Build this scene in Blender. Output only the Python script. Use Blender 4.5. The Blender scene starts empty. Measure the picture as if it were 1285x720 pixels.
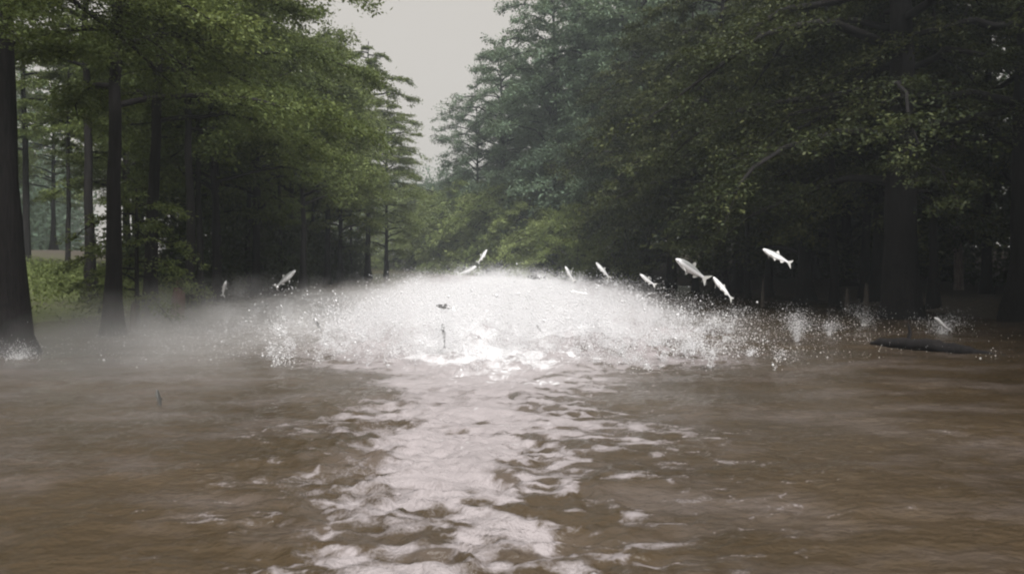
import bpy, bmesh, math, random
import numpy as np

R = math.radians
C = bpy.context.scene
COL = C.collection
rng = np.random.default_rng(7)
random.seed(7)

# ---------------------------------------------------------------- camera, sky, sun, exposure
CAM_H, F = 2.0, 1008.0
cam = bpy.data.cameras.new('camera')
camo = bpy.data.objects.new('camera', cam)
COL.objects.link(camo)
camo.location = (0, 0, CAM_H)
camo.rotation_euler = (R(90), 0, 0)
cam.sensor_width = 36
cam.lens = 36 * F / 1285
cam.shift_y = -35 / 1285
cam.clip_end = 3000
cam.clip_start = 0.05
cam.dof.use_dof = True
cam.dof.focus_distance = 16
cam.dof.aperture_fstop = 2.0
C.camera = camo

SUN_EL, SUN_AZ = 50, 165          # degrees; azimuth clockwise from +Y
w = bpy.data.worlds.new('World')
C.world = w
w.use_nodes = True
nt = w.node_tree
nt.nodes.clear()
sky = nt.nodes.new('ShaderNodeTexSky')
sky.sky_type = 'NISHITA'
sky.sun_disc = False
sky.sun_elevation = R(SUN_EL)
sky.sun_rotation = R(SUN_AZ)
sky.dust_density = 6
sky.air_density = 1.2
hs = nt.nodes.new('ShaderNodeHueSaturation')
hs.inputs['Saturation'].default_value = 0.10
hs.inputs['Value'].default_value = 0.6
mx = nt.nodes.new('ShaderNodeMix'); mx.data_type = 'RGBA'
mx.inputs[0].default_value = 0.72
mx.inputs[7].default_value = (7.1, 6.7, 6.2, 1)          # the overcast sheet
bg = nt.nodes.new('ShaderNodeBackground')
bg.inputs['Strength'].default_value = 0.075
wo = nt.nodes.new('ShaderNodeOutputWorld')
nt.links.new(sky.outputs[0], hs.inputs['Color'])
nt.links.new(hs.outputs[0], mx.inputs[6])
nt.links.new(mx.outputs[2], bg.inputs[0])
nt.links.new(bg.outputs[0], wo.inputs[0])

sl = bpy.data.lights.new('sun', 'SUN')
sl.energy = 4.8
sl.angle = R(18)
sl.color = (1.0, 0.975, 0.96)
so = bpy.data.objects.new('sun', sl)
COL.objects.link(so)
so.rotation_euler = (R(90 - SUN_EL), 0, R(180 - SUN_AZ))

C.view_settings.view_transform = 'Standard'
C.view_settings.look = 'None'
C.view_settings.exposure = 0.55
C.view_settings.gamma = 1
cy = C.cycles
cy.use_denoising = True
cy.max_bounces = 7
cy.diffuse_bounces = 3
cy.glossy_bounces = 3
cy.transmission_bounces = 4
cy.volume_bounces = 5
cy.transparent_max_bounces = 8
cy.volume_step_rate = 0.18
cy.volume_max_steps = 512
cy.filter_width = 2.1
C.render.engine = 'CYCLES'

# ---------------------------------------------------------------- helpers
def P(px, py, Y):
    """point seen at photo pixel (px, py) of the 1285 wide picture when it stands Y metres away"""
    return np.array([(px - 642.5) / F * Y, Y, CAM_H - (py - 325.0) / F * Y])

def GX(px, Y):
    return (px - 642.5) / F * Y

def tag(o, label=None, cat=None, group=None, kind=None):
    if label: o['label'] = label
    if cat: o['category'] = cat
    if group: o['group'] = group
    if kind: o['kind'] = kind
    return o

def empty(name, loc=(0, 0, 0), rz=0.0):
    o = bpy.data.objects.new(name, None)
    o.location = loc
    o.rotation_euler = (0, 0, rz)
    o.empty_display_size = 0.3
    COL.objects.link(o)
    return o

def mesh(name, V, Fc, mats=None, smooth=False, parent=None, link=True):
    me = bpy.data.meshes.new(name)
    V = np.asarray(V, dtype=np.float32)
    if isinstance(Fc, np.ndarray):
        n, k = Fc.shape
        me.vertices.add(len(V)); me.vertices.foreach_set('co', V.ravel())
        me.loops.add(n * k); me.loops.foreach_set('vertex_index', Fc.astype(np.int32).ravel())
        me.polygons.add(n)
        me.polygons.foreach_set('loop_start', np.arange(0, n * k, k, dtype=np.int32))
        me.polygons.foreach_set('loop_total', np.full(n, k, dtype=np.int32))
        me.update(calc_edges=True)
    else:
        me.from_pydata(V.tolist(), [], Fc)
    if smooth:
        me.polygons.foreach_set('use_smooth', np.ones(len(me.polygons), dtype=bool))
    for m in ([mats] if mats and not isinstance(mats, list) else (mats or [])):
        me.materials.append(m)
    o = bpy.data.objects.new(name, me)
    if parent is not None: o.parent = parent
    if link: COL.objects.link(o)
    return o

def hash2(ix, iy, s):
    h = (ix.astype(np.int64) * 374761393 + iy.astype(np.int64) * 668265263 + s * 1442695041) & 0xFFFFFFFF
    h = ((h ^ (h >> 13)) * 1274126177) & 0xFFFFFFFF
    return ((h ^ (h >> 16)) & 0xFFFF) / 65535.0

def vnoise(x, y, s=0):
    ix, iy = np.floor(x), np.floor(y)
    fx, fy = x - ix, y - iy
    fx = fx * fx * fx * (fx * (fx * 6 - 15) + 10); fy = fy * fy * fy * (fy * (fy * 6 - 15) + 10)
    a, b = hash2(ix, iy, s), hash2(ix + 1, iy, s)
    c, d = hash2(ix, iy + 1, s), hash2(ix + 1, iy + 1, s)
    return (a + (b - a) * fx) * (1 - fy) + (c + (d - c) * fx) * fy

def fbm(x, y, s=0, o=4):
    t = 0; a = 0.5; n = 0
    for i in range(o):
        t = t + a * vnoise(x, y, s + i * 17); n += a
        x, y = x * 1.9 * 0.8 - y * 1.9 * 0.6, x * 1.9 * 0.6 + y * 1.9 * 0.8
        a *= 0.5
    return t / n

def sm(a, b, x):
    t = np.clip((x - a) / (b - a), 0, 1)
    return t * t * (3 - 2 * t)

LB = np.array([[-60, -13], [10, -11.5], [30, -12], [60, -13.2], [95, -15], [120, -19], [150, -30], [190, -58], [260, -120], [600, -300]], float)
RB = np.array([[-60, 14], [10, 15], [27, 13], [50, 11.5], [78, 7.5], [100, 0.5], [125, -8], [150, -18], [190, -38], [260, -90], [600, -260]], float)
def left_x(Y): return np.interp(Y, LB[:, 0], LB[:, 1])
def right_x(Y): return np.interp(Y, RB[:, 0], RB[:, 1])

# ---------------------------------------------------------------- materials
class NT:
    def __init__(s, name):
        s.m = bpy.data.materials.new(name); s.m.use_nodes = True
        s.t = s.m.node_tree; s.t.nodes.clear()
        s.out = s.t.nodes.new('ShaderNodeOutputMaterial')
    def n(s, t, **k):
        nd = s.t.nodes.new(t)
        for a, b in k.items():
            if a.startswith('_'): setattr(nd, a[1:], b)
        return nd
    def l(s, a, b): s.t.links.new(a, b)
    def noise(s, scale, detail=3, vec=None, rough=0.55):
        nd = s.n('ShaderNodeTexNoise'); nd.inputs['Scale'].default_value = scale
        nd.inputs['Detail'].default_value = detail; nd.inputs['Roughness'].default_value = rough
        if vec is not None: s.l(vec, nd.inputs['Vector'])
        return nd.outputs['Fac']
    def ramp(s, fac, stops):
        nd = s.n('ShaderNodeValToRGB'); e = nd.color_ramp.elements
        while len(e) < len(stops): e.new(0.5)
        for el, (p, c) in zip(e, stops):
            el.position = p; el.color = (*c, 1) if len(c) == 3 else c
        s.l(fac, nd.inputs[0]); return nd.outputs['Color']
    def math(s, op, a, b=None, clamp=False):
        nd = s.n('ShaderNodeMath', _operation=op); nd.use_clamp = clamp
        for i, v in enumerate((a, b)):
            if v is None: continue
            if isinstance(v, (int, float)): nd.inputs[i].default_value = v
            else: s.l(v, nd.inputs[i])
        return nd.outputs[0]
    def mix(s, f, a, b):
        nd = s.n('ShaderNodeMix', _data_type='RGBA')
        for i, v in ((0, f), (6, a), (7, b)):
            if isinstance(v, (int, float)): nd.inputs[i].default_value = v
            elif isinstance(v, tuple): nd.inputs[i].default_value = (*v, 1)
            else: s.l(v, nd.inputs[i])
        return nd.outputs[2]

def leaf_mat(name, dark, mid, light, trans=0.3):
    g = NT(name)
    geo = g.n('ShaderNodeNewGeometry')
    tc = g.n('ShaderNodeTexCoord')
    oi = g.n('ShaderNodeObjectInfo')
    big = g.noise(0.35, 2, tc.outputs['Object'])
    v = g.math('ADD', g.math('MULTIPLY', geo.outputs['Random Per Island'], 0.45),
               g.math('MULTIPLY', big, 0.55))
    v = g.math('ADD', v, g.math('MULTIPLY', g.math('SUBTRACT', oi.outputs['Random'], 0.5), 0.4))
    col = g.ramp(v, [(0.2, dark), (0.5, mid), (0.85, light)])
    d = g.n('ShaderNodeBsdfPrincipled'); d.inputs['Roughness'].default_value = 0.55
    d.inputs['Specular IOR Level'].default_value = 0.15
    g.l(col, d.inputs['Base Color'])
    t = g.n('ShaderNodeBsdfTranslucent')
    g.l(g.mix(0.35, col, (0.14, 0.16, 0.03)), t.inputs['Color'])
    ms = g.n('ShaderNodeMixShader'); ms.inputs[0].default_value = trans
    g.l(d.outputs[0], ms.inputs[1]); g.l(t.outputs[0], ms.inputs[2])
    g.l(ms.outputs[0], g.out.inputs['Surface'])
    return g.m

M = {}
M['leaf_cypress'] = leaf_mat('cypress_foliage', (0.045, 0.062, 0.024), (0.10, 0.13, 0.045), (0.18, 0.215, 0.08), 0.42)
M['leaf_right_shaded'] = leaf_mat('shaded_bough_foliage', (0.012, 0.018, 0.008), (0.034, 0.044, 0.018), (0.11, 0.12, 0.045), 0.2)  # shaded copy of the cypress leaf, the right bank's darkness put into the colour
M['leaf_hazed'] = leaf_mat('hazed_broadleaf_foliage', (0.07, 0.105, 0.075), (0.115, 0.165, 0.11), (0.155, 0.205, 0.13))  # lightened and blued so the distance haze sits in the leaf colour
M['leaf_willow'] = leaf_mat('willow_foliage', (0.10, 0.135, 0.045), (0.165, 0.205, 0.07), (0.22, 0.26, 0.10), 0.35)
M['leaf_shade'] = leaf_mat('shaded_undergrowth_foliage', (0.016, 0.022, 0.014), (0.028, 0.038, 0.02), (0.05, 0.065, 0.03), 0.2)  # near-black leaves, the shade of the banks put into their colour

def bark(name, a, b):
    g = NT(name)
    tc = g.n('ShaderNodeTexCoord')
    mp = g.n('ShaderNodeMapping'); mp.inputs['Scale'].default_value = (1, 1, 0.12)
    g.l(tc.outputs['Object'], mp.inputs[0])
    n1 = g.noise(14, 5, mp.outputs[0], 0.7)
    n2 = g.noise(1.3, 3, tc.outputs['Object'])
    col = g.ramp(g.math('ADD', g.math('MULTIPLY', n1, 0.7), g.math('MULTIPLY', n2, 0.3)), [(0.35, a), (0.65, b)])
    p = g.n('ShaderNodeBsdfPrincipled'); p.inputs['Roughness'].default_value = 0.85
    p.inputs['Specular IOR Level'].default_value = 0.15
    g.l(col, p.inputs['Base Color'])
    bp = g.n('ShaderNodeBump'); bp.inputs['Strength'].default_value = 0.8; bp.inputs['Distance'].default_value = 0.04
    g.l(n1, bp.inputs['Height']); g.l(bp.outputs[0], p.inputs['Normal'])
    g.l(p.outputs[0], g.out.inputs['Surface'])
    return g.m
M['bark'] = bark('wet_bark', (0.006, 0.0055, 0.0055), (0.018, 0.016, 0.016))
M['bark_pale'] = bark('pale_bark', (0.10, 0.08, 0.07), (0.26, 0.21, 0.19))
M['wood'] = bark('weathered_wood', (0.05, 0.043, 0.037), (0.13, 0.11, 0.095))

def water_mat():
    g = NT('muddy_water')
    tc = g.n('ShaderNodeTexCoord')
    at = g.n('ShaderNodeAttribute'); at.attribute_name = 'foam'
    n1 = g.noise(5.5, 5, tc.outputs['Object'], 0.65)
    n2 = g.noise(0.5, 3, tc.outputs['Object'])
    n3 = g.noise(38, 3, tc.outputs['Object'], 0.6)
    silt = g.ramp(n2, [(0.3, (0.036, 0.025, 0.013)), (0.7, (0.058, 0.041, 0.024))])
    f = g.math('ADD', at.outputs['Fac'], g.math('MULTIPLY', g.math('SUBTRACT', n1, 0.5), 0.75))
    f = g.math('ADD', f, g.math('MULTIPLY', g.math('SUBTRACT', n3, 0.5), 0.7))
    fm = g.n('ShaderNodeMapRange'); fm.interpolation_type = 'SMOOTHSTEP'
    fm.inputs['From Min'].default_value = 0.20; fm.inputs['From Max'].default_value = 0.95
    g.l(f, fm.inputs['Value']); fm = fm.outputs[0]
    mf = g.n('ShaderNodeMapping'); mf.inputs['Scale'].default_value = (0.5, 0.85, 1)
    g.l(tc.outputs['Object'], mf.inputs[0])
    fl = g.noise(1.0, 5, mf.outputs[0], 0.62)
    film = g.math('MULTIPLY', g.math('SUBTRACT', fl, 0.47), 3.0, True)
    silt = g.mix(g.math('MULTIPLY', film, 0.45), silt, (0.19, 0.163, 0.16))
    wh = g.n('ShaderNodeMapRange'); wh.interpolation_type = 'SMOOTHSTEP'
    wh.inputs['From Min'].default_value = 1.35; wh.inputs['From Max'].default_value = 2.0
    g.l(f, wh.inputs['Value'])
    col = g.mix(fm, silt, g.mix(wh.outputs[0], (0.275, 0.248, 0.25), (0.66, 0.66, 0.67)))
    p = g.n('ShaderNodeBsdfPrincipled')
    p.inputs['IOR'].default_value = 1.333
    g.l(col, p.inputs['Base Color'])
    g.l(g.math('ADD', 0.10, g.math('MULTIPLY', fm, 0.6)), p.inputs['Roughness'])
    mp = g.n('ShaderNodeMapping'); mp.inputs['Scale'].default_value = (1, 1.5, 1)
    g.l(tc.outputs['Object'], mp.inputs[0])
    b1 = g.noise(7, 4, mp.outputs[0], 0.55)
    hgt = g.math('ADD', g.math('ADD', b1, g.math('MULTIPLY', g.noise(26, 4, mp.outputs[0], 0.6), 0.3)), g.math('MULTIPLY', n3, g.math('MULTIPLY', fm, 0.7)))
    bp = g.n('ShaderNodeBump'); bp.inputs['Strength'].default_value = 0.7; bp.inputs['Distance'].default_value = 0.05
    g.l(hgt, bp.inputs['Height']); g.l(bp.outputs[0], p.inputs['Normal'])
    g.l(p.outputs[0], g.out.inputs['Surface'])
    return g.m
M['water'] = water_mat()

def ground_mat():
    g = NT('bank_ground')
    tc = g.n('ShaderNodeTexCoord')
    n1 = g.noise(0.25, 4, tc.outputs['Object']); n2 = g.noise(6, 4, tc.outputs['Object'], 0.7)
    sx = g.n('ShaderNodeSeparateXYZ'); g.l(tc.outputs['Object'], sx.inputs[0])
    grass = g.ramp(n2, [(0.3, (0.045, 0.058, 0.018)), (0.7, (0.10, 0.115, 0.035))])
    mud = g.ramp(n2, [(0.3, (0.03, 0.024, 0.018)), (0.7, (0.07, 0.055, 0.038))])
    k = g.n('ShaderNodeMapRange'); k.inputs['From Min'].default_value = 0.35; k.inputs['From Max'].default_value = 0.5
    g.l(n1, k.inputs['Value'])
    # grass grows on the open left meadow, leaf litter on the wooded right side
    left = g.n('ShaderNodeMapRange'); left.inputs['From Min'].default_value = -8; left.inputs['From Max'].default_value = -14
    g.l(sx.outputs[0], left.inputs['Value'])
    ne = g.n('ShaderNodeMapRange'); ne.inputs['From Min'].default_value = 75; ne.inputs['From Max'].default_value = 55
    g.l(sx.outputs[1], ne.inputs['Value'])
    col = g.mix(g.math('MULTIPLY', g.math('MULTIPLY', left.outputs[0], ne.outputs[0]), g.math('ADD', 0.35, g.math('MULTIPLY', k.outputs[0], 0.65))), mud, grass)
    p = g.n('ShaderNodeBsdfPrincipled'); p.inputs['Roughness'].default_value = 0.9
    g.l(col, p.inputs['Base Color'])
    g.l(p.outputs[0], g.out.inputs['Surface'])
    return g.m
M['ground'] = ground_mat()

def simple(name, col, rough=0.5, spec=0.5, **k):
    g = NT(name)
    p = g.n('ShaderNodeBsdfPrincipled'); p.inputs['Roughness'].default_value = rough
    p.inputs['Specular IOR Level'].default_value = spec
    tc = g.n('ShaderNodeTexCoord')
    n = g.noise(k.get('scale', 20), 3, tc.outputs['Object'])
    g.l(g.mix(n, tuple(c * 0.8 for c in col), tuple(min(1, c * 1.2) for c in col)), p.inputs['Base Color'])
    g.l(p.outputs[0], g.out.inputs['Surface'])
    return g.m
M['drop'] = simple('white_water', (0.66, 0.66, 0.67), 0.4)
M['eye'] = simple('fish_eye', (0.02, 0.02, 0.02), 0.1)
M['fin'] = simple('fish_fin', (0.40, 0.40, 0.38), 0.4)

def fish_mat(name, back, side, belly):
    g = NT(name)
    tc = g.n('ShaderNodeTexCoord')
    sx = g.n('ShaderNodeSeparateXYZ'); g.l(tc.outputs['Object'], sx.inputs[0])
    k = g.n('ShaderNodeMapRange'); k.inputs['From Min'].default_value = -0.09; k.inputs['From Max'].default_value = 0.09
    g.l(sx.outputs[2], k.inputs['Value'])
    vo = g.n('ShaderNodeTexVoronoi'); vo.inputs['Scale'].default_value = 90
    g.l(tc.outputs['Object'], vo.inputs['Vector'])
    col = g.ramp(k.outputs[0], [(0.2, belly), (0.58, side), (0.75, back)])
    col = g.mix(g.math('MULTIPLY', vo.outputs['Distance'], 0.5), col, tuple(c * 0.6 for c in side))
    p = g.n('ShaderNodeBsdfPrincipled'); p.inputs['Roughness'].default_value = 0.28
    p.inputs['Specular IOR Level'].default_value = 0.8
    g.l(col, p.inputs['Base Color'])
    g.l(p.outputs[0], g.out.inputs['Surface'])
    return g.m
M['fish'] = fish_mat('silver_scales', (0.16, 0.17, 0.16), (0.66, 0.66, 0.67), (0.78, 0.77, 0.76))
M['fish_dark'] = fish_mat('dark_scales', (0.015, 0.015, 0.013), (0.03, 0.03, 0.027), (0.06, 0.06, 0.055))

# ---------------------------------------------------------------- ground and water
def sheet_axes(spec):
    out = []
    for a, b, s in spec:
        out.append(np.arange(a, b, s))
    return np.concatenate(out + [np.array([spec[-1][1]])])

def grid(name, xs, ys, zf, mat, smooth=True):
    X, Y = np.meshgrid(xs, ys)
    Z = zf(X, Y)
    V = np.stack([X, Y, Z], -1).reshape(-1, 3)
    nx, ny = len(xs), len(ys)
    i = np.arange((ny - 1) * nx).reshape(ny - 1, nx)[:, :-1].ravel()
    Fc = np.stack([i, i + 1, i + nx + 1, i + nx], 1)
    return mesh(name, V, Fc, mat, smooth), X, Y

def terrain(X, Y):
    dl = left_x(Y) - 1.0 - X
    dr = X - right_x(Y) - 1.0
    d = np.maximum(dl, dr)
    up = sm(-3, 5, d) * 1.5 - 1.0 + sm(4, 34, d) * 2.4
    up = up + np.clip(d, 0, 6) / 6 * 0.4 * (fbm(X * 0.15, Y * 0.15, 3) - 0.5)
    return up + sm(120, 500, d) * 6
g_ax = sheet_axes([(-900, -80, 60), (-80, 80, 1.5), (80, 900, 60)])
g_ay = sheet_axes([(-200, -10, 30), (-10, 260, 2.0), (260, 1200, 60)])
ground, _, _ = grid('ground', g_ax, g_ay, terrain, M['ground'])
tag(ground, kind='structure')

def wake(X, Y):
    c = -0.55 + 0.18 * np.sin(Y * 0.5) - Y * 0.012
    wd = 0.95 + Y * 0.07
    return np.exp(-((X - c) / wd) ** 2)
def boil(X, Y):
    """churned, fish-torn water ahead of the boat"""
    a = np.exp(-(((X - 0.2 - (Y - 20) * 0.03) / (3.4 + (Y - 15) * 0.07).clip(3, 8)) ** 2))
    return a * sm(12.5, 21, Y) * (1 - sm(60, 110, Y))
def waves(X, Y):
    wk = wake(X, Y); bo = boil(X, Y)
    wx = X + 0.5 * fbm(X * 0.6, Y * 0.6, 91)
    wy = Y + 0.5 * fbm(X * 0.6, Y * 0.6, 95)
    n1 = fbm(wx * 0.55, wy * 0.9, 1, 3) - 0.5
    r = 1 - np.abs(fbm(wx * 1.5, wy * 2.3, 11, 4) * 2 - 1)
    r2 = 1 - np.abs(fbm(wx * 3.6, wy * 5.2, 23, 3) * 2 - 1)
    far = 1 - 0.5 * sm(30, 100, Y)
    z = 0.10 * n1 + (0.035 + 0.11 * wk + 0.16 * bo) * (r - 0.75) * far
    z = z + (0.024 + 0.075 * wk + 0.05 * bo) * (r2 - 0.75) * (1 - sm(16, 50, Y))
    pk = 1 - np.abs(fbm(wx * 0.9, wy * 1.1, 131, 5) * 2 - 1)
    z = z + bo * 0.45 * sm(0.6, 1.0, pk) ** 1.2 * (1 - sm(35, 70, Y)) * (0.3 + fbm(X * 2.5, Y * 2.5, 139, 3))
    edge = np.clip(np.minimum(X - left_x(Y) + 6, right_x(Y) + 6 - X) / 5, 0.15, 1)
    return z * edge * sm(1200, 300, Y)
w_ax = sheet_axes([(-900, -90, 45), (-90, -16, 1.0), (-16, -7, 0.09), (-7, 7, 0.035), (7, 18, 0.09), (18, 90, 1.0), (90, 900, 45)])
ys = [-60, -30, -10, 0]
y = 3.0
while y < 200:
    ys.append(y); y += max(0.028, y * 0.0055)
ys += [205, 215, 230, 260, 320, 450, 700, 1200]
water, WX, WY = grid('water', w_ax, np.array(ys, float), waves, M['water'])
tag(water, kind='structure')
# pale mask for the wake strip, churned foam and scattered patches
wk, bo = wake(WX, WY), boil(WX, WY)
n = fbm(WX * 1.5, WY * 2.3, 41, 4); n2 = fbm(WX * 0.28, WY * 0.45, 57, 3)
rr = 1 - np.abs(fbm(WX * 2.1 + n, WY * 3.4, 63, 4) * 2 - 1)
core = np.exp(-((WX + 0.5 + WY * 0.012) / (0.45 + WY * 0.035)) ** 2)
nf = fbm(WX * 3.8 + 0.6 * n, WY * 7.0, 149, 4)
fl_ = np.exp(-((WX - 0.35 - WY * 0.01) / (1.3 + WY * 0.07)) ** 2)
foam = 1.0 * wk * (0.5 + 1.9 * (n - 0.42)) + 0.42 * core + 2.4 * fl_ * (nf - 0.48) + 0.2 * sm(7, 12, WY) * wk
foam = np.minimum(foam, 1.0) + 2.3 * bo * (0.35 + 1.2 * (fbm(WX * 0.5, WY * 0.5, 83, 3) - 0.25))
foam = foam + 1.5 * (n2 - 0.45) * np.exp(-(WX / 6.0) ** 2) * sm(4, 9, WY)
foam = foam + 0.5 * sm(0.93, 1.0, rr) * np.exp(-((WX) / 3.6) ** 2)
foam = foam - 0.6 * sm(0.55, 0.8, fbm(WX * 3.2, WY * 6.0, 77, 3)) * (1 - bo) * (1 - 0.6 * core)
foam = foam + 0.25 * sm(13, 20, WY) * np.exp(-((WX + 1) / 8.0) ** 2)
at = water.data.attributes.new('foam', 'FLOAT', 'POINT')
at.data.foreach_set('value', np.clip(foam, -0.5, 2.2).astype(np.float32).ravel())

# ---------------------------------------------------------------- trees
def tube(pts, rad, sides=6, cap=False):
    pts = np.asarray(pts, float); n = len(pts)
    T = np.gradient(pts, axis=0); T /= np.linalg.norm(T, axis=1)[:, None] + 1e-9
    up = np.array([0, 0, 1.0]) if abs(T[0][2]) < 0.8 else np.array([1.0, 0, 0])
    A = np.cross(T, up); A /= np.linalg.norm(A, axis=1)[:, None] + 1e-9
    B = np.cross(T, A)
    th = np.linspace(0, 2 * np.pi, sides, endpoint=False)
    rad = np.asarray(rad, float)
    if rad.ndim == 1: rad = np.repeat(rad[:, None], sides, 1)
    V = pts[:, None, :] + rad[:, :, None] * (np.cos(th)[None, :, None] * A[:, None, :] + np.sin(th)[None, :, None] * B[:, None, :])
    V = V.reshape(-1, 3)
    i = np.arange(n - 1)[:, None] * sides; j = np.arange(sides)[None, :]
    a = (i + j).ravel(); b = (i + (j + 1) % sides).ravel()
    Fc = np.stack([a, b, b + sides, a + sides], 1)
    return V, Fc

class Acc:
    def __init__(s): s.V = []; s.F = []; s.n = 0
    def add(s, V, Fc):
        s.V.append(V); s.F.append(Fc + s.n); s.n += len(V)
    def get(s): return np.concatenate(s.V), np.concatenate(s.F)

def leaves(pos, dirs, L, Wd, r, flat=0.5):
    """one small four-cornered spray per position; dirs = growing direction"""
    n = len(pos)
    d = dirs + r.normal(0, 0.45, (n, 3)); d /= np.linalg.norm(d, axis=1)[:, None] + 1e-9
    nrm = r.normal(0, 1, (n, 3)); nrm[:, 2] = np.abs(nrm[:, 2]) + flat * 2.0
    s = np.cross(d, nrm); s /= np.linalg.norm(s, axis=1)[:, None] + 1e-9
    k = r.uniform(0.6, 1.3, (n, 1))
    l = L * k; wv = Wd * k * 0.5
    v = np.stack([pos, pos + d * l * 0.45 + s * wv, pos + d * l, pos + d * l * 0.45 - s * wv], 1).reshape(-1, 3)
    f = np.arange(n * 4).reshape(n, 4)
    return v, f

def make_tree(name, seed, H, r0, crown0, rad, n_limb, twigs, per_twig, L, Wd, leafm, barkm,
              style='layer', lean=(0, 0), buttress=2.2, bias=None, droop=0.25, power=0.8, link=True):
    """thing > trunk (with its limbs), crown"""
    r = np.random.default_rng(seed)
    root = empty(name)
    n = 22
    t = np.linspace(0, 1, n) ** 1.25
    z = -0.9 + t * (H + 0.9)
    wob = np.cumsum(r.normal(0, 0.05 * H / 20, (n, 2)), 0) * t[:, None] ** 0.5
    ax = np.stack([lean[0] * t * H + wob[:, 0], lean[1] * t * H + wob[:, 1], z], 1)
    rad_t = r0 * (1 - t) ** 0.75 * 0.96 + 0.03
    rad_t *= 1 + (buttress - 1) * np.exp(-np.clip(z, 0, None) / 0.75)
    sides = 14
    th = np.linspace(0, 2 * np.pi, sides, endpoint=False)
    fl = 1 + 0.16 * np.exp(-np.clip(z, 0, None) / 1.3)[:, None] * np.cos(th * 4 + seed)[None, :] + r.normal(0, 0.03, (n, sides))
    tr = Acc(); tr.add(*tube(ax, rad_t[:, None] * fl, sides))
    lf_pos, lf_dir = [], []
    for i in range(n_limb):
        u = ((i + r.uniform(0, 1)) / n_limb) ** 0.9
        hz = crown0 + u * (0.97 - crown0)
        base = np.array([np.interp(hz * H, z, ax[:, k]) for k in range(3)])
        az = i * 2.399 + r.uniform(-0.5, 0.5)
        if style == 'layer':
            prof = (1 - u) ** 0.55 * (0.55 + 0.45 * min(1, u * 5))
        else:
            prof = math.sqrt(max(0.05, 1 - (2 * u - 0.85) ** 2 * 0.62))
        ln = rad * prof * r.uniform(0.6, 1.2) + 0.8
        dv = np.array([math.cos(az), math.sin(az)])
        if bias is not None:
            k = dv @ np.array(bias[:2])
            ln *= 1 + bias[2] * k
            ln = max(ln, 0.8)
        rise = r.uniform(0.15, 0.5) if style == 'layer' else r.uniform(0.35, 1.0)
        m = 9
        s = np.linspace(0, 1, m)
        pts = np.zeros((m, 3))
        jit = np.cumsum(r.normal(0, 0.035 * ln, (m, 3)), 0)
        pts[:, 0] = base[0] + dv[0] * ln * s + jit[:, 0]
        pts[:, 1] = base[1] + dv[1] * ln * s + jit[:, 1]
        pts[:, 2] = base[2] + ln * (rise * s - (droop + rise * 0.6) * s ** 2.2) + jit[:, 2] * 0.5
        pts[0] = base
        rb = min(r0 * 0.42, 0.03 + ln * 0.016) * (1 - s) ** 0.8 + 0.012
        tr.add(*tube(pts, rb, 5))
        nt_ = max(3, int(twigs * (0.4 + 0.6 * ln / rad)))
        for j in range(nt_):
            q = r.uniform(0.22, 1.0) ** power
            p = np.array([np.interp(q, s, pts[:, k]) for k in range(3)])
            sd = 1 if j % 2 else -1
            a2 = az + sd * r.uniform(0.3, 1.3)
            tl = ln * r.uniform(0.16, 0.36) * (1.15 - 0.5 * q) + 0.25
            tz = r.uniform(-0.35, 0.25) if style == 'layer' else r.uniform(-0.3, 0.7)
            d2 = np.array([math.cos(a2), math.sin(a2), tz])
            c = per_twig
            k = r.uniform(0.05, 1, c)[:, None]
            pp = p + d2 * tl * k + np.array([0, 0, -1]) * (k ** 2) * tl * 0.25
            sp = tl * 0.13 + 0.05
            pp = pp + r.normal(0, 1, (c, 3)) * np.array([sp, sp, sp * (0.35 if style == 'layer' else 0.9)])
            side = np.array([-math.sin(a2), math.cos(a2), 0]) * r.choice([-1, 1], c)[:, None]
            dd = d2 * 0.6 + side * 0.7 + np.array([0, 0, -0.25])
            lf_pos.append(pp); lf_dir.append(dd)
            if j % 2 == 0:
                tp = np.stack([p, p + d2 * tl * 0.5 + [0, 0, -0.03 * tl], p + d2 * tl + [0, 0, -0.25 * tl]])
                tr.add(*tube(tp, [0.016, 0.011, 0.005], 3))
    V, Fc = tr.get()
    trunk = mesh('trunk', V, Fc, barkm, True, root)
    pos = np.concatenate(lf_pos); dr = np.concatenate(lf_dir)
    V, Fc = leaves(pos, dr, L, Wd, r)
    crown = mesh('crown', V, Fc, leafm, False, root)
    return root

def copy_tree(src, loc, rz, sc=(1, 1, 1), mats=None):
    r = src.copy(); COL.objects.link(r)
    r.location = loc; r.rotation_euler = (0, 0, rz); r.scale = sc
    for ch in list(src.children):
        c = ch.copy(); COL.objects.link(c); c.parent = r
    return r

used = set()
def place(proto, x, y, rz=None, s=1.0, sz=None, label=None, cat='tree', group=None, name=None, tilt=(0, 0)):
    zz = float(terrain(np.array([[x]]), np.array([[y]]))[0, 0])
    zb = max(zz, -0.45) if zz < 0 else zz - 0.05
    rz = random.uniform(0, 6.283) if rz is None else rz
    if proto.name in used: o = copy_tree(proto, (x, y, zb), rz)
    else:
        used.add(proto.name); o = proto; o.location = (x, y, zb)
    o.rotation_euler = (R(tilt[0]), R(tilt[1]), rz)
    o.scale = (s, s, sz or s)
    tag(o, label, cat, group)
    return o

LC, LR, LBm, LW, LS = M['leaf_cypress'], M['leaf_right_shaded'], M['leaf_hazed'], M['leaf_willow'], M['leaf_shade']
BK = M['bark']

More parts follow.
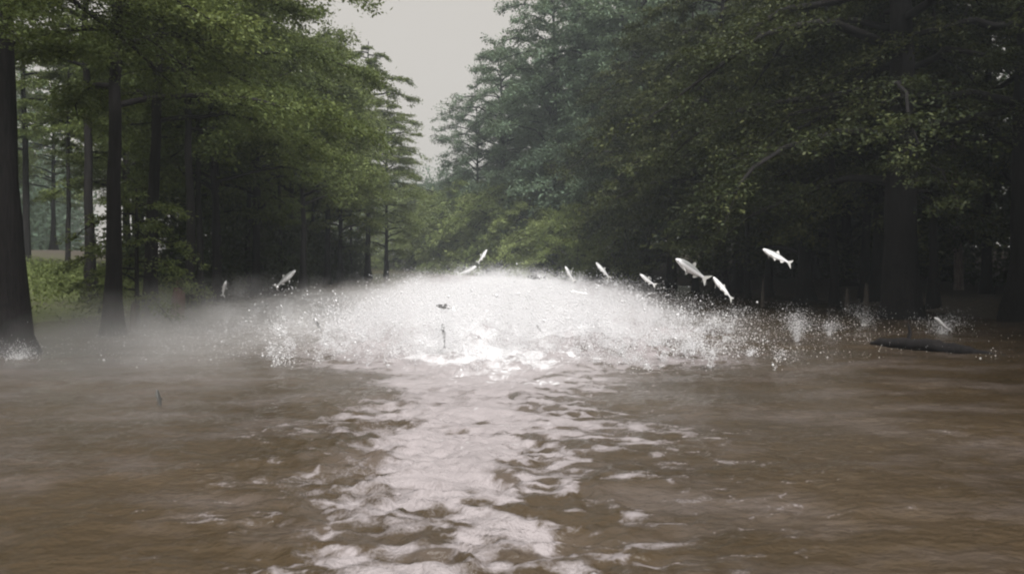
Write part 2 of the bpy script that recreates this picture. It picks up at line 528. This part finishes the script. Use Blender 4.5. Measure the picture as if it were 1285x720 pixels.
# ---- left bank: trees that stand out one by one (base pixel column, distance)
T = make_tree
near = T('cypress_tree', 101, 19, 0.42, 0.40, 5.0, 20, 18, 150, 0.12, 0.055, LC, BK, lean=(-0.01, 0), bias=(1, 0.1, 0.35))
place(near, GX(4, 16.8), 16.8, 0.2, label='thickest dark trunk on the left, rising from the water nearest the camera')
boughs = T('cypress_tree', 110, 16, 0.30, 0.40, 5.2, 22, 22, 300, 0.07, 0.034, LC, BK, bias=(1, 0.2, 0.55), droop=0.4)
place(boughs, -11.6, 12.6, 0.0, label='tree at the upper left corner whose olive boughs hang across the thickest trunk')
arch = T('cypress_tree', 102, 17, 0.19, 0.34, 4.8, 20, 20, 180, 0.12, 0.055, LC, BK, lean=(0.004, 0.0), bias=(0.9, 0.3, 0.35), buttress=2.6)
place(arch, GX(140, 21), 21.0, 0.0, label='slim tree with a swollen dark base standing in the water, second from the left edge')
t3 = T('cypress_tree', 103, 18, 0.17, 0.42, 4.0, 16, 18, 150, 0.14, 0.065, LC, BK)
place(t3, GX(112, 31), 31.0, 1.0, label='thin straight dark trunk behind the swollen-based tree, before the green grass')
t4 = T('cypress_tree', 104, 18, 0.20, 0.38, 4.6, 20, 20, 170, 0.14, 0.065, LC, BK, bias=(0.9, 0.2, 0.35))
place(t4, GX(188, 27), 27.0, 0.0, label='tall dark trunk under the arching green bough, beside the reddish stump')
t5 = T('cypress_tree', 105, 19, 0.17, 0.40, 5.2, 22, 20, 190, 0.15, 0.07, LC, BK, bias=(0.9, -0.2, 0.45))
place(t5, GX(236, 33), 33.0, 0.3, label='dark trunk at the edge of the black shade on the left bank')
edge = T('cypress_tree', 106, 20, 0.20, 0.16, 5.4, 52, 14, 70, 0.22, 0.085, LC, BK, droop=0.12)
edge2 = T('cypress_tree', 107, 21, 0.22, 0.22, 5.4, 52, 14, 70, 0.22, 0.085, LC, BK, droop=0.15)
edge3 = T('cypress_tree', 108, 18, 0.2, 0.32, 5.0, 44, 14, 70, 0.22, 0.11, LC, BK, style='round', droop=0.3)
place(edge, GX(484, 92), 92.0, 0.5, 1.05, label='last tree of the left bank, its layered dark boughs against the pale sky')
place(edge2, GX(462, 84), 84.0, 2.0, 1.2, label='second to last tree of the left bank, close before the layered one at its end')
LG = 'trees of the left bank'
for i, (px, Y, s) in enumerate([(300, 38, .9), (345, 45, .95), (268, 44, 1.0), (385, 55, 1.0), (372, 62, 1.05), (416, 66, 1.0), (430, 74, 1.05), (405, 78, 1.0)]):
    pr = [edge3, edge2, edge, edge3][i % 4]
    place(pr, GX(px, Y) - (1.0 if Y < 50 else 0.3), Y, None, s, label='leafy tree in the dense middle stretch of the left bank', group=LG)
# behind the left front row
for i in range(30):
    Y = 26 + i * 4.0 + random.uniform(-1.5, 1.5)
    off = random.uniform(7, 24) if Y > 34 else random.uniform(16, 26)
    x = float(left_x(Y)) - off
    if Y < 60 and -0.63 < x / Y < -0.50 and Y < 45: continue
    place([edge3, edge2, t4, edge][i % 4], x, Y, None, random.uniform(0.85, 1.15), label='tree deep behind the front row of the left bank', group='trees behind the left bank')
for i in range(12):
    Y = 10 + i * 7; place([edge3, edge2][i % 2], -38 - random.uniform(0, 14) - Y * 0.12, Y, None, 1.05, label='tree deep behind the front row of the left bank', group='trees behind the left bank')

slim = T('slim_tree', 120, 16, 0.13, 0.5, 3.0, 16, 12, 60, 0.2, 0.1, LC, BK, buttress=1.8)
for i, (px, Y, s) in enumerate([(252, 36, 1.0), (276, 40, .9), (310, 46, 1.1), (328, 52, 1.0), (352, 56, 1.0), (85, 44, .9), (392, 68, 1.1), (412, 72, 1.1), (440, 86, 1.1)]):
    place(slim, GX(px, Y), Y, None, s, label='slim dark trunk in the row along the left waterline', group='slim trunks of the left bank')
sap = T('young_tree', 121, 4.6, 0.06, 0.25, 1.5, 16, 10, 40, 0.13, 0.06, LC, BK, buttress=1.2, droop=0.5)
place(sap, GX(172, 24.5), 24.5, 0.0, label='small young tree with drooping sprays between the left trunks')
# ---- right bank, near and dark
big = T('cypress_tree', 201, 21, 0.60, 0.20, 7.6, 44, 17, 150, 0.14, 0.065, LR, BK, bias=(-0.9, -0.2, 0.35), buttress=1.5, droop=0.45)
place(big, GX(1130, 27), 27.0, 0.0, label='massive dark trunk standing in the water on the right, beside the black log-shaped streak')
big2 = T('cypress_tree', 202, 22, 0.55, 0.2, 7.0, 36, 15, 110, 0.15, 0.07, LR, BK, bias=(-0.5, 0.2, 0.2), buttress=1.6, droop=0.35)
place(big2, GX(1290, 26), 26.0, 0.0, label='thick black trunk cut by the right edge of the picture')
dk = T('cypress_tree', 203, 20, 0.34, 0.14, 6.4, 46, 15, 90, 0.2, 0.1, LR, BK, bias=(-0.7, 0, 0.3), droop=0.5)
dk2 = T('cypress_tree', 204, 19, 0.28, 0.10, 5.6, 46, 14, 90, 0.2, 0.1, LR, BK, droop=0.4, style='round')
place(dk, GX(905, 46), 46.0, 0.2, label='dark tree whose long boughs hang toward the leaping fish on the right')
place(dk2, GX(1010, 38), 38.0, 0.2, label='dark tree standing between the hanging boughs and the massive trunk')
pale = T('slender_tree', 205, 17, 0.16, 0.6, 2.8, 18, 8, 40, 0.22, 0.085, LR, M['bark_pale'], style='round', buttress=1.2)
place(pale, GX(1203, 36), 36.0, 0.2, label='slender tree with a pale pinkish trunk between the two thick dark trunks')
k = 0
for Y, offs in ((-14, (2, 9)), (-6, (3, 10)), (3, (3, 9)), (12, (4.5, 12)), (20, (8, 15)), (24, (14,)), (34, (3.5, 9, 16)), (42, (5, 12, 20)), (52, (3, 8, 15)), (60, (2, 7, 13, 20)), (70, (4, 10, 18))):  # first rows stand unseen beside and behind the camera, added to shade the water
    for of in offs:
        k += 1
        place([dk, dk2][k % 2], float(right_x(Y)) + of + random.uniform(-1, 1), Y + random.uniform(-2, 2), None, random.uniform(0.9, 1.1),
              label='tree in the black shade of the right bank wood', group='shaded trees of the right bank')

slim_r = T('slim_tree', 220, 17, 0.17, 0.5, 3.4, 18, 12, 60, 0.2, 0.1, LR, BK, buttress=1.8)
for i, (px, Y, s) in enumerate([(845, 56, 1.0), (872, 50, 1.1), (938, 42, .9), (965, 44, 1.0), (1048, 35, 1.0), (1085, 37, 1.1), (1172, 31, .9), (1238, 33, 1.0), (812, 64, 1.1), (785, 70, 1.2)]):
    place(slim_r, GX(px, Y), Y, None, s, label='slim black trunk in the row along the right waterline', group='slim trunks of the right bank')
# ---- right bank, tall hazy trees further off
tall = T('tall_tree', 301, 34, 0.42, 0.10, 6.8, 70, 13, 50, 0.36, 0.17, LBm, BK, style='round', buttress=1.3)
tall2 = T('tall_tree', 302, 30, 0.38, 0.08, 6.4, 66, 13, 50, 0.36, 0.17, LBm, BK, style='round', buttress=1.3)
k = 0
for Y, offs in ((78, (2, 8)), (88, (1.5, 7, 14)), (98, (2, 8, 15)), (108, (3, 9, 17)), (120, (3, 10, 18)), (132, (3, 10, 19)), (146, (3, 11, 20)), (162, (2, 10, 20)), (180, (3, 12, 22)), (200, (4, 14, 24))):
    for of in offs:
        k += 1
        place([tall, tall2][k % 2], float(right_x(Y)) + of + 3 + random.uniform(-1, 1), Y + random.uniform(-2, 2), None, random.uniform(0.9, 1.1) * (1 if Y < 125 else 0.85 if Y < 140 else 0.62),
              label='tall hazy grey-green tree in the wall of trees at the bend', group='tall hazy trees at the river bend')
# ---- willows by the water at the bend
wil = T('willow_tree', 401, 9.5, 0.22, 0.05, 4.6, 34, 12, 44, 0.30, 0.12, LW, BK, style='round', buttress=1.3, droop=0.5)
wil2 = T('willow_tree', 402, 8, 0.2, 0.05, 4.2, 32, 12, 44, 0.30, 0.12, LW, BK, style='round', buttress=1.3, droop=0.6)
k = 0
for px, Y, s in ((702, 84, .75), (735, 76, .62), (668, 94, .85), (640, 103, 1.0), (612, 112, 1.1), (590, 122, 1.15), (566, 132, 1.15), (545, 142, 1.2), (522, 155, 1.3), (500, 168, 1.4), (770, 72, .55)):
    k += 1
    order = ['eleventh', 'tenth', 'ninth', 'eighth', 'seventh', 'sixth', 'fifth', 'fourth', 'third', 'second', 'first']
    rank = 1 + sum(q > px for q in (702, 735, 668, 640, 612, 590, 566, 545, 522, 500, 770))
    place([wil, wil2][k % 2], GX(px, Y), Y, None, s * 1.3, label='yellow-green leafy tree at the far bend, %s of its row from the left' % order[rank - 1], group='low yellow-green trees at the river bend')
# ---------------------------------------------------------------- wood behind (uncountable mass) and undergrowth
def mass(name, path_pts, width, height, nleaf, L, mat, seed, label):
    r = np.random.default_rng(seed)
    pp = np.array(path_pts, float)
    seg = np.r_[0, np.cumsum(np.linalg.norm(np.diff(pp, axis=0), axis=1))]
    s = r.uniform(0, seg[-1], nleaf)
    cx = np.interp(s, seg, pp[:, 0]); cyy = np.interp(s, seg, pp[:, 1])
    top = height * (0.55 + 0.75 * vnoise(s * 0.22, s * 0 + 3, seed))
    x = cx + r.uniform(-0.5, 0.5, nleaf) * width; yv = cyy + r.uniform(-0.5, 0.5, nleaf) * width
    zt = r.uniform(0, 1, nleaf) * top
    dens = fbm(x * 0.7 + zt * 0.5, yv * 0.7 + zt * 0.8, seed, 3)
    keep = dens > 0.42
    x, yv, zt = x[keep], yv[keep], zt[keep]
    gz = terrain(x[None], yv[None])[0]
    pos = np.stack([x, yv, np.maximum(gz, 0) + zt], 1)
    d = r.normal(0, 1, pos.shape)
    V, Fc = leaves(pos, d, L, L * 0.45, r, 0.3)
    o = mesh(name, V, Fc, mat)
    tag(o, label, 'undergrowth', None, 'stuff')
    return o
mass('undergrowth', [(float(right_x(Y)) + 13, Y) for Y in (8, 25, 40, 55, 75)], 8, 7, 60000, 0.5, LS, 5, 'dark undergrowth mass added to back the shade of the right bank')  # dark leaf mass added as backing for the black shade
mass('undergrowth', [(float(left_x(Y)) - 4.5, Y) for Y in (38, 50, 70, 100)], 5, 4.2, 60000, 0.35, LS, 6, 'dark undergrowth mass added to back the shade under the left bank trees')  # same kind of added dark backing, for the shade on this side
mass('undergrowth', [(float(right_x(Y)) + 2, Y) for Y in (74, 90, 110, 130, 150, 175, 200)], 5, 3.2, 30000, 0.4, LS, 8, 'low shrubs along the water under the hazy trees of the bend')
mass('undergrowth', [(-15, 27), (-19, 36), (-25, 44), (-33, 50)], 8, 0.9, 26000, 0.14, LC, 12, 'rough weeds and brush over the open grass of the left bank')
mass('far_wood', [(-60, 10), (-62, 60), (-70, 110), (-95, 170), (-140, 240)], 12, 22, 60000, 0.9, LBm, 9, 'far off wood closing the view behind the left bank')
mass('far_wood', [(45, 5), (44, 60), (40, 110), (25, 170), (-20, 235), (-120, 300)], 14, 24, 90000, 0.9, LBm, 10, 'far off wood closing the view behind the right bank')

# ---------------------------------------------------------------- cypress knees, stumps, log shape
def stump(px, Y, h, r0, label, mat, lean=0.05, name='stump', cat='stump', seed=0):
    r = np.random.default_rng(seed + 900)
    n = 9; t = np.linspace(0, 1, n)
    pts = np.stack([lean * t * h, 0 * t, -0.4 + t * (h + 0.4)], 1)
    rd = r0 * (1.35 - 0.65 * t) ; rd[-1] *= 0.75
    rd = rd[:, None] * (1 + r.normal(0, 0.09, (n, 9)))
    V, Fc = tube(pts, rd, 9)
    V[-9:, 2] += r.normal(0, 0.07, 9)
    Fl = Fc.tolist() + [list(range((n - 1) * 9, n * 9))]
    o = mesh(name, V, Fl, mat, True)
    o.location = (GX(px, Y), Y, 0)
    return tag(o, label, cat)
M['wood_red'] = bark('reddish_wood', (0.07, 0.04, 0.032), (0.17, 0.10, 0.08))
stump(166, 22.5, 0.75, 0.09, 'pale broken stump beside the swollen-based tree on the left', M['wood'], seed=1)
stump(221, 27.5, 1.25, 0.22, 'reddish brown stump in the water behind the tall dark trunk', M['wood_red'], 0.1, seed=2)
stump(1086, 30, 1.0, 0.10, 'short grey stump just left of the massive dark trunk', M['wood'], seed=3)
stump(1062, 31, 0.85, 0.08, 'thinner grey stump further left of the massive dark trunk', M['wood'], seed=4)
stump(956, 33, 1.1, 0.06, 'thin grey stake below the highest leaping fish', M['wood'], seed=5)

# dark streak low in the water on the right, modelled as a log
r = np.random.default_rng(77)
n = 26; t = np.linspace(0, 1, n)
A, B = P(1092, 432, 18.6), P(1262, 446, 16.6)
pts = A[None] * (1 - t[:, None]) + B[None] * t[:, None]
pts[:, 2] = 0.05 + 0.05 * np.sin(t * 5) + r.normal(0, 0.012, n)
rd = 0.12 * (0.25 + np.sin(np.clip(t * 1.08, 0, 1) * math.pi) ** 0.5) ; rd[0] = 0.02; rd[-1] = 0.04
V, Fc = tube(pts - A, rd[:, None] * (1 + r.normal(0, 0.08, (n, 10))), 10)
log = mesh('log_shape', V, Fc, BK, True)
log.location = A.tolist()
tag(log, 'black log-shaped streak lying in the water below the thick right trunks', 'log')
kb, kf = tube(np.array([[0, 0, 0], [0.08, 0.05, 0.3], [0.05, 0.1, 0.5]]), [0.06, 0.04, 0.015], 6)
br = mesh('branch_stub', kb, kf, BK, True, log)
br.location = (float((B - A)[0] * 0.3), float((B - A)[1] * 0.3), 0.05)

# ---------------------------------------------------------------- fish
def fish_protos():
    out = {}
    for nm, bend, bm_, fm in (('a', 0.10, M['fish'], M['fin']), ('b', -0.16, M['fish'], M['fin']), ('c', 0.12, M['fish_dark'], M['fish_dark'])):
        root = empty('leaping_fish')
        # x runs head (+) to tail (-), unit length 1
        s = np.array([0, .02, .06, .12, .2, .3, .4, .5, .6, .7, .78, .84, .88, .90])
        hh = 0.86 * np.array([.012, .035, .062, .09, .115, .135, .14, .13, .11, .08, .055, .042, .042, .05])
        ww = np.array([.01, .028, .045, .06, .07, .075, .072, .065, .052, .036, .022, .015, .010, .006])
        zc = np.array([-.012, -.01, -.006, 0, 0, -.006, -.008, -.006, -.002, 0, .003, .004, .004, .004])
        K = 16; th = np.linspace(0, 2 * np.pi, K, endpoint=False)
        def bx(q): return bend * np.sin((q - 0.2) * 2.2) * (q > 0.2)
        V = []
        for a, h, w_, c in zip(s, hh, ww, zc):
            yb = float(bx(np.array(a)))
            for q in th:
                V.append((0.45 - a, yb + w_ * math.cos(q), c + h * (math.sin(q))))
        n_ = len(s); i = np.arange(n_ - 1)[:, None] * K; j = np.arange(K)[None]
        a_ = (i + j).ravel(); b_ = (i + (j + 1) % K).ravel()
        Fc = np.stack([a_, b_, b_ + K, a_ + K], 1).tolist() + [list(range(K)), list(range((n_ - 1) * K, n_ * K))]
        body = mesh('body', V, Fc, bm_, True, root)
        sb = body.modifiers.new('s', 'SUBSURF'); sb.levels = 1; sb.render_levels = 1
        def fin(name, outline, y0=0.0, th_=0.004, swp=None):
            o2 = [(x, y0 + (0 if swp is None else swp * (abs(z) )) + float(bx(np.array(0.45 - x))) * (1 if swp is None else 1), z) for x, z in outline]
            m = len(o2)
            Vv = [(x, y_ + th_, z) for x, y_, z in o2] + [(x, y_ - th_, z) for x, y_, z in o2]
            Ff = [list(range(m)), list(range(2 * m - 1, m - 1, -1))] + [[k_, (k_ + 1) % m, m + (k_ + 1) % m, m + k_] for k_ in range(m)]
            Ff[2:] = [f[::-1] for f in Ff[2:]]
            return mesh(name, Vv, Ff, fm, False, root)
        fin('tail_fin', [(-.43, .035), (-.50, .09), (-.60, .17), (-.565, .07), (-.53, .005), (-.565, -.06), (-.60, -.16), (-.50, -.085), (-.43, -.03)])
        fin('dorsal_fin', [(.02, .12), (-.02, .205), (-.07, .17), (-.10, .10)])
        fin('anal_fin', [(-.17, -.085), (-.23, -.155), (-.29, -.10), (-.32, -.055)])
        fin('pelvic_fin', [(.06, -.13), (-.02, -.20), (-.04, -.13)], 0.02)
        for sd in (1, -1):
            Vv = [(.23, sd * .05, -.05), (.14, sd * .10, -.10), (.08, sd * .13, -.13), (.13, sd * .075, -.08)]
            Vv += [(x, y_ + .004, z + .006) for x, y_, z in Vv]
            mesh('pectoral_fin', Vv, [[0, 1, 2, 3], [7, 6, 5, 4], [0, 4, 5, 1], [1, 5, 6, 2], [2, 6, 7, 3], [3, 7, 4, 0]], fm, False, root)
            bm = bmesh.new(); bmesh.ops.create_icosphere(bm, subdivisions=2, radius=.013)
            me = bpy.data.meshes.new('eye'); bm.to_mesh(me); bm.free(); me.materials.append(M['eye'])
            e = bpy.data.objects.new('eye', me); e.parent = root; e.location = (.375, sd * .05, -.02); e.scale = (1, .5, 1); COL.objects.link(e)
        out[nm] = root
    return out
FP = fish_protos()
from mathutils import Matrix, Vector, Euler
def put_fish(kind, head, tail, Y, label, roll=0, dy=0.0, group=None):
    """head and tail as photo pixels at distance Y; dy = how much further off the tail is"""
    h = Vector(P(head[0], head[1], Y)); t_ = Vector(P(tail[0], tail[1], Y + dy))
    d = (h - t_); ln = d.length; X = d.normalized()
    up = Vector((0, 0, 1)) if abs(X.z) < 0.9 else Vector((1, 0, 0))
    Yv = up.cross(X).normalized(); Z = X.cross(Yv)
    Mx = Matrix((X, Yv, Z)).transposed() @ Matrix.Rotation(R(roll), 3, 'X')
    pr = FP[kind]
    key = 'fish_' + kind
    if key in used: o = copy_tree(pr, (0, 0, 0), 0)
    else: used.add(key); o = pr
    o.location = (h + t_) / 2 + d * 0.06
    o.rotation_euler = Mx.to_euler()
    o.scale = (ln / 1.04,) * 3
    tag(o, label, 'fish', group or 'fish leaping out of the river')
    return o
put_fish('a', (957, 312), (991, 333), 20, 'bright silver fish highest in the air, against the black shade of the right bank', 20, .1)
put_fish('b', (848, 324), (890, 354), 18, 'longest bright silver fish leaping up to the left, lower left of the highest one', -15, .1)
put_fish('a', (895, 347), (916, 378), 21, 'dimmer silver fish rising steeply just behind the tail of the longest one', 35, .1)
put_fish('b', (803, 344), (824, 358), 23, 'small silver fish at the right end of the white spray, before the longest fish', 10)
put_fish('a', (739, 369), (718, 364), 24, 'white fish flat above the spray, right of the middle', -20)
put_fish('b', (709, 334), (722, 353), 29, 'pale grey fish diving just above the flat white fish', 15)
put_fish('a', (748, 329), (764, 350), 34, 'thin faint fish rising in the gap between the flat white fish and the right bank', 30)
put_fish('b', (371, 339), (346, 360), 31, 'grey fish leaping up to the right in front of the dark left bank', 10)
put_fish('a', (598, 334), (574, 345), 33, 'pale fish skimming the top of the brightest spray', 0)
put_fish('b', (611, 313), (599, 330), 34, 'dull greenish fish above the top of the brightest spray', 10)
put_fish('c', (547, 383), (571, 388), 17, 'dark backed fish lying flat in the white spray left of the middle', 30)
put_fish('c', (556, 405), (554, 437), 16.5, 'dark fish hanging upright in the pale water under the flat dark fish', 70)
put_fish('c', (394, 399), (402, 417), 20, 'small dark fish curled at the left rim of the white spray', 60)
put_fish('c', (661, 347), (685, 349), 30, 'dark back of a fish along the top of the spray', 10)
put_fish('c', (673, 407), (680, 419), 18, 'tiny dark fish in the right half of the white spray', 40)
put_fish('c', (197, 488), (200, 516), 11.2, 'small dark fish standing upright out of the brown water at the lower left', 70)
put_fish('b', (1172, 398), (1197, 411), 22, 'grey fish splashing by the foot of the massive right trunk', 60)
put_fish('b', (284, 352), (279, 372), 26, 'grey fish rising upright before the black shade of the left bank', 20)

# ---------------------------------------------------------------- splashes, spray, mist
ICO = None
def octs(pos, rad, r, stretch=None):
    """small solid water drops; octahedra, stretched along their flight"""
    n = len(pos)
    base = np.array([[1, 0, 0], [-1, 0, 0], [0, 1, 0], [0, -1, 0], [0, 0, 1], [0, 0, -1]], float)
    fc = np.array([[0, 2, 4], [2, 1, 4], [1, 3, 4], [3, 0, 4], [2, 0, 5], [1, 2, 5], [3, 1, 5], [0, 3, 5]])
    V = base[None] * rad[:, None, None]
    if stretch is not None:
        u = stretch; s = V @ u[:, :, None]
        V = V + s * u[:, None, :] * 1.2
    V = V + pos[:, None, :]
    Fc = fc[None] + (np.arange(n) * 6)[:, None, None]
    return V.reshape(-1, 3), Fc.reshape(-1, 3)

def splash(px, Y, h, wdt, n, seed, label, lean=0.0):
    n = int(n * (1.3 if px > 830 else 2.4)); h *= 0.7
    r = np.random.default_rng(seed)
    # several jets thrown up from the surface, breaking into drops
    jets = 7
    ja = r.uniform(0, 2 * np.pi, jets); jh = h * r.uniform(0.35, 1.0, jets); jr = wdt * r.uniform(0.15, 0.6, jets)
    j = r.integers(0, jets, n)
    t = r.beta(1.1, 1.3, n)
    zz = jh[j] * (1 - (1 - t * 1.2) ** 2)
    rad_ = jr[j] * t * 1.4
    sp = 0.03 + 0.22 * wdt * t + 0.05 * t
    x = rad_ * np.cos(ja[j]) + r.normal(0, 1, n) * sp + lean * t
    yv = rad_ * np.sin(ja[j]) + r.normal(0, 1, n) * sp
    z = np.abs(zz + r.normal(0, 1, n) * sp * 0.8)
    sz = r.lognormal(0, 0.35, n) * 0.0042
    u = np.stack([np.cos(ja[j]) * 0.4, np.sin(ja[j]) * 0.4, 1.3 - t * 1.5], 1); u /= np.linalg.norm(u, axis=1)[:, None]
    V, Fc = octs(np.stack([x, yv, z], 1), sz, r, u)
    o = mesh('splash', V, Fc, M['drop'], True)
    o.location = (GX(px, Y), Y, 0)
    return tag(o, label, 'splash', 'splashes where fish broke the surface')
SP = [(1000, 19.5, 1.1, .5, 1500, 'tall pale splash column under the highest leaping fish', .1),
      (1182, 21.5, .6, .9, 1100, 'low wide splash before the massive right trunk', 0),
      (915, 21.5, .9, .6, 900, 'splash below the steeply rising fish on the right', -.15),
      (724, 21.5, 1.5, .9, 1500, 'splash under the flat white fish', .1),
      (600, 27, 1.9, 1.1, 1600, 'splash peak rising behind the brightest spray', .1),
      (540, 30, 1.5, 2.2, 2200, 'wide bright splash at the far left of the white spray', 0),
      (660, 24, 1.2, 1.8, 1800, 'wide splash in the middle of the white spray', 0),
      (820, 23, .9, .8, 1000, 'splash at the right rim of the white spray', 0),
      (355, 26, 1.2, .9, 1200, 'splash under the fish before the dark left bank', 0),
      (284, 26, 1.0, .8, 900, 'ragged splash before the black shade, left of the other left bank splash', 0),
      (320, 27, .8, .5, 600, 'small splash between the two larger ones at the left bank', 0),
      (1085, 24, .8, .8, 700, 'faint splash left of the massive right trunk', 0),
      (1040, 21, .7, .5, 500, 'small splash right of the tall pale splash column', 0),
      (25, 16.0, .25, .7, 500, 'small splash at the foot of the thickest left trunk', 0)]
for i, (px, Y, h, wd, n_, lab, ln) in enumerate(SP):
    splash(px, Y, h, wd, n_, 500 + i, lab, ln)

# fine spray thrown up all over the boiling water
r = np.random.default_rng(31)
n = 420000
Yd = 14.5 + r.gamma(2.0, 7.5, n)
Xd = -1.0 + r.normal(0, 1, n) * (2.6 + Yd * 0.10)
Xd = np.where(r.uniform(0, 1, n) < 0.06, r.uniform(-10, 10, n), Xd)
nj = 1300
jy = 14 + r.gamma(1.5, 7.5, nj); jx = -0.2 + r.normal(0, 1, nj) * (1.7 + jy * 0.06)
jh = r.gamma(1.8, 0.42, nj) * np.exp(-((jx + 0.2) / (3.5 + jy * 0.07)) ** 2) * 1.25 + 0.06
jh = 1.5 * np.tanh(jh / 1.5) * (np.abs(jx) < 5.2)
jvx, jvy = r.normal(0, 0.35, nj), r.normal(0, 0.35, nj)
ji = r.integers(0, nj, n); tt = r.beta(1.1, 1.2, n) * 1.7
sp = 0.02 + 0.10 * tt * (0.4 + jh[ji])
half = r.uniform(0, 1, n) < 0.85
Xd = np.where(half, jx[ji] + jvx[ji] * tt * jh[ji] * 1.6 + r.normal(0, 1, n) * sp, Xd)
Yd = np.where(half, jy[ji] + jvy[ji] * tt * jh[ji] * 1.6 + r.normal(0, 1, n) * sp, Yd)
zj = np.abs(jh[ji] * (2 * tt - tt ** 2) + r.normal(0, 1, n) * sp * 0.7)
clump = fbm(Xd * 0.8, Yd * 0.55, 71, 3)
hmax = (0.25 + 2.6 * np.clip(clump - 0.35, 0, 1)) * np.exp(-((Xd + 0.5) / (4.0 + Yd * .09)) ** 2) + 0.12
z = r.beta(0.9, 2.6, n) * hmax * 1.5
z = np.where(half, zj, z)
k = (Yd < 75) & (Xd > left_x(Yd) + 0.5) & (Xd < right_x(Yd) - 0.5) & ((clump > 0.36) | half) & (~half | (jh[ji] > 0))
pos = np.stack([Xd, Yd, z], 1)[k]
V, Fc = octs(pos, (r.lognormal(0, 0.5, k.sum()) * 0.0048 * (0.7 + pos[:, 1] / 40)), r)
sd = mesh('spray', V, Fc, M['drop'], True)
tag(sd, 'fine white spray hanging over the churned middle of the river', 'spray', None, 'stuff')

# mist: a volume over the water
def mist(name, lo, hi, cx, sx_, y0, y1, hscale, dens, label, nscale=0.5):
    V = [(x, y_, z_) for z_ in (lo[2], hi[2]) for y_ in (lo[1], hi[1]) for x in (lo[0], hi[0])]
    Fc = [[0, 2, 3, 1], [4, 5, 7, 6], [0, 1, 5, 4], [2, 6, 7, 3], [0, 4, 6, 2], [1, 3, 7, 5]]
    g = NT(name)
    tc = g.n('ShaderNodeTexCoord'); ob = tc.outputs['Object']
    sp = g.n('ShaderNodeSeparateXYZ'); g.l(ob, sp.inputs[0])
    nz = g.math('ADD', g.math('MULTIPLY', g.noise(nscale, 4, ob, 0.65), 0.5), g.math('MULTIPLY', g.noise(nscale * 0.3, 2, ob, 0.6), 0.5))
    gx = g.math('DIVIDE', g.math('SUBTRACT', sp.outputs[0], cx), sx_)
    gx = g.math('MULTIPLY', gx, gx)
    gx = g.math('EXPONENT', g.math('MULTIPLY', g.math('MULTIPLY', gx, gx), -1))
    nn = g.math('MULTIPLY', g.math('SUBTRACT', nz, 0.45), 6, True)
    top = g.math('MULTIPLY', g.math('ADD', 0.10, nn), hscale)
    gz = g.math('SUBTRACT', 1.0, g.math('DIVIDE', sp.outputs[2], g.math('MULTIPLY', top, g.math('ADD', 0.25, gx))), True)
    a = g.n('ShaderNodeMapRange'); a.interpolation_type = 'SMOOTHSTEP'
    a.inputs['From Min'].default_value = y0[0]; a.inputs['From Max'].default_value = y0[1]; g.l(sp.outputs[1], a.inputs['Value'])
    b = g.n('ShaderNodeMapRange'); b.interpolation_type = 'SMOOTHSTEP'
    b.inputs['From Min'].default_value = y1[1]; b.inputs['From Max'].default_value = y1[0]; g.l(sp.outputs[1], b.inputs['Value'])
    d = g.math('MULTIPLY', g.math('MULTIPLY', gx, gz), g.math('MULTIPLY', a.outputs[0], b.outputs[0]))
    d = g.math('MULTIPLY', d, dens)
    pv = g.n('ShaderNodeVolumePrincipled')
    pv.inputs['Color'].default_value = (1.0, 0.995, 1.0, 1)
    pv.inputs['Anisotropy'].default_value = 0.2
    g.l(d, pv.inputs['Density'])
    g.l(pv.outputs[0], g.out.inputs['Volume'])
    o = mesh(name, V, Fc, g.m)
    return tag(o, label, 'mist', None, 'stuff')
mist('mist', (-11, 13, -0.12), (11, 70, 2.6), -0.3, 5.6, (17, 27), (34, 50), 1.45, 0.55, 'thick white mist of spray over the middle of the river', 1.3)
mist('thin_mist', (-12.5, 4.0, -0.13), (12.5, 60, 2.2), -3.8, 8.6, (4, 24), (35, 58), 1.25, 0.24, 'thin grey veil of spray drifting to both banks')

# the hazy air
g = NT('haze_air')
pv = g.n('ShaderNodeVolumePrincipled')
pv.inputs['Color'].default_value = (0.86, 0.94, 1.0, 1)
pv.inputs['Density'].default_value = 0.0009
pv.inputs['Anisotropy'].default_value = 0.3
g.l(pv.outputs[0], g.out.inputs['Volume'])
lo, hi = (-160, -70, -3.0), (120, 330, 42.0)
V = [(x, y_, z_) for z_ in (lo[2], hi[2]) for y_ in (lo[1], hi[1]) for x in (lo[0], hi[0])]
hz = mesh('haze', V, [[0, 2, 3, 1], [4, 5, 7, 6], [0, 1, 5, 4], [2, 6, 7, 3], [0, 4, 6, 2], [1, 3, 7, 5]], g.m)
tag(hz, 'pale misty air between the trees', 'haze', None, 'stuff')
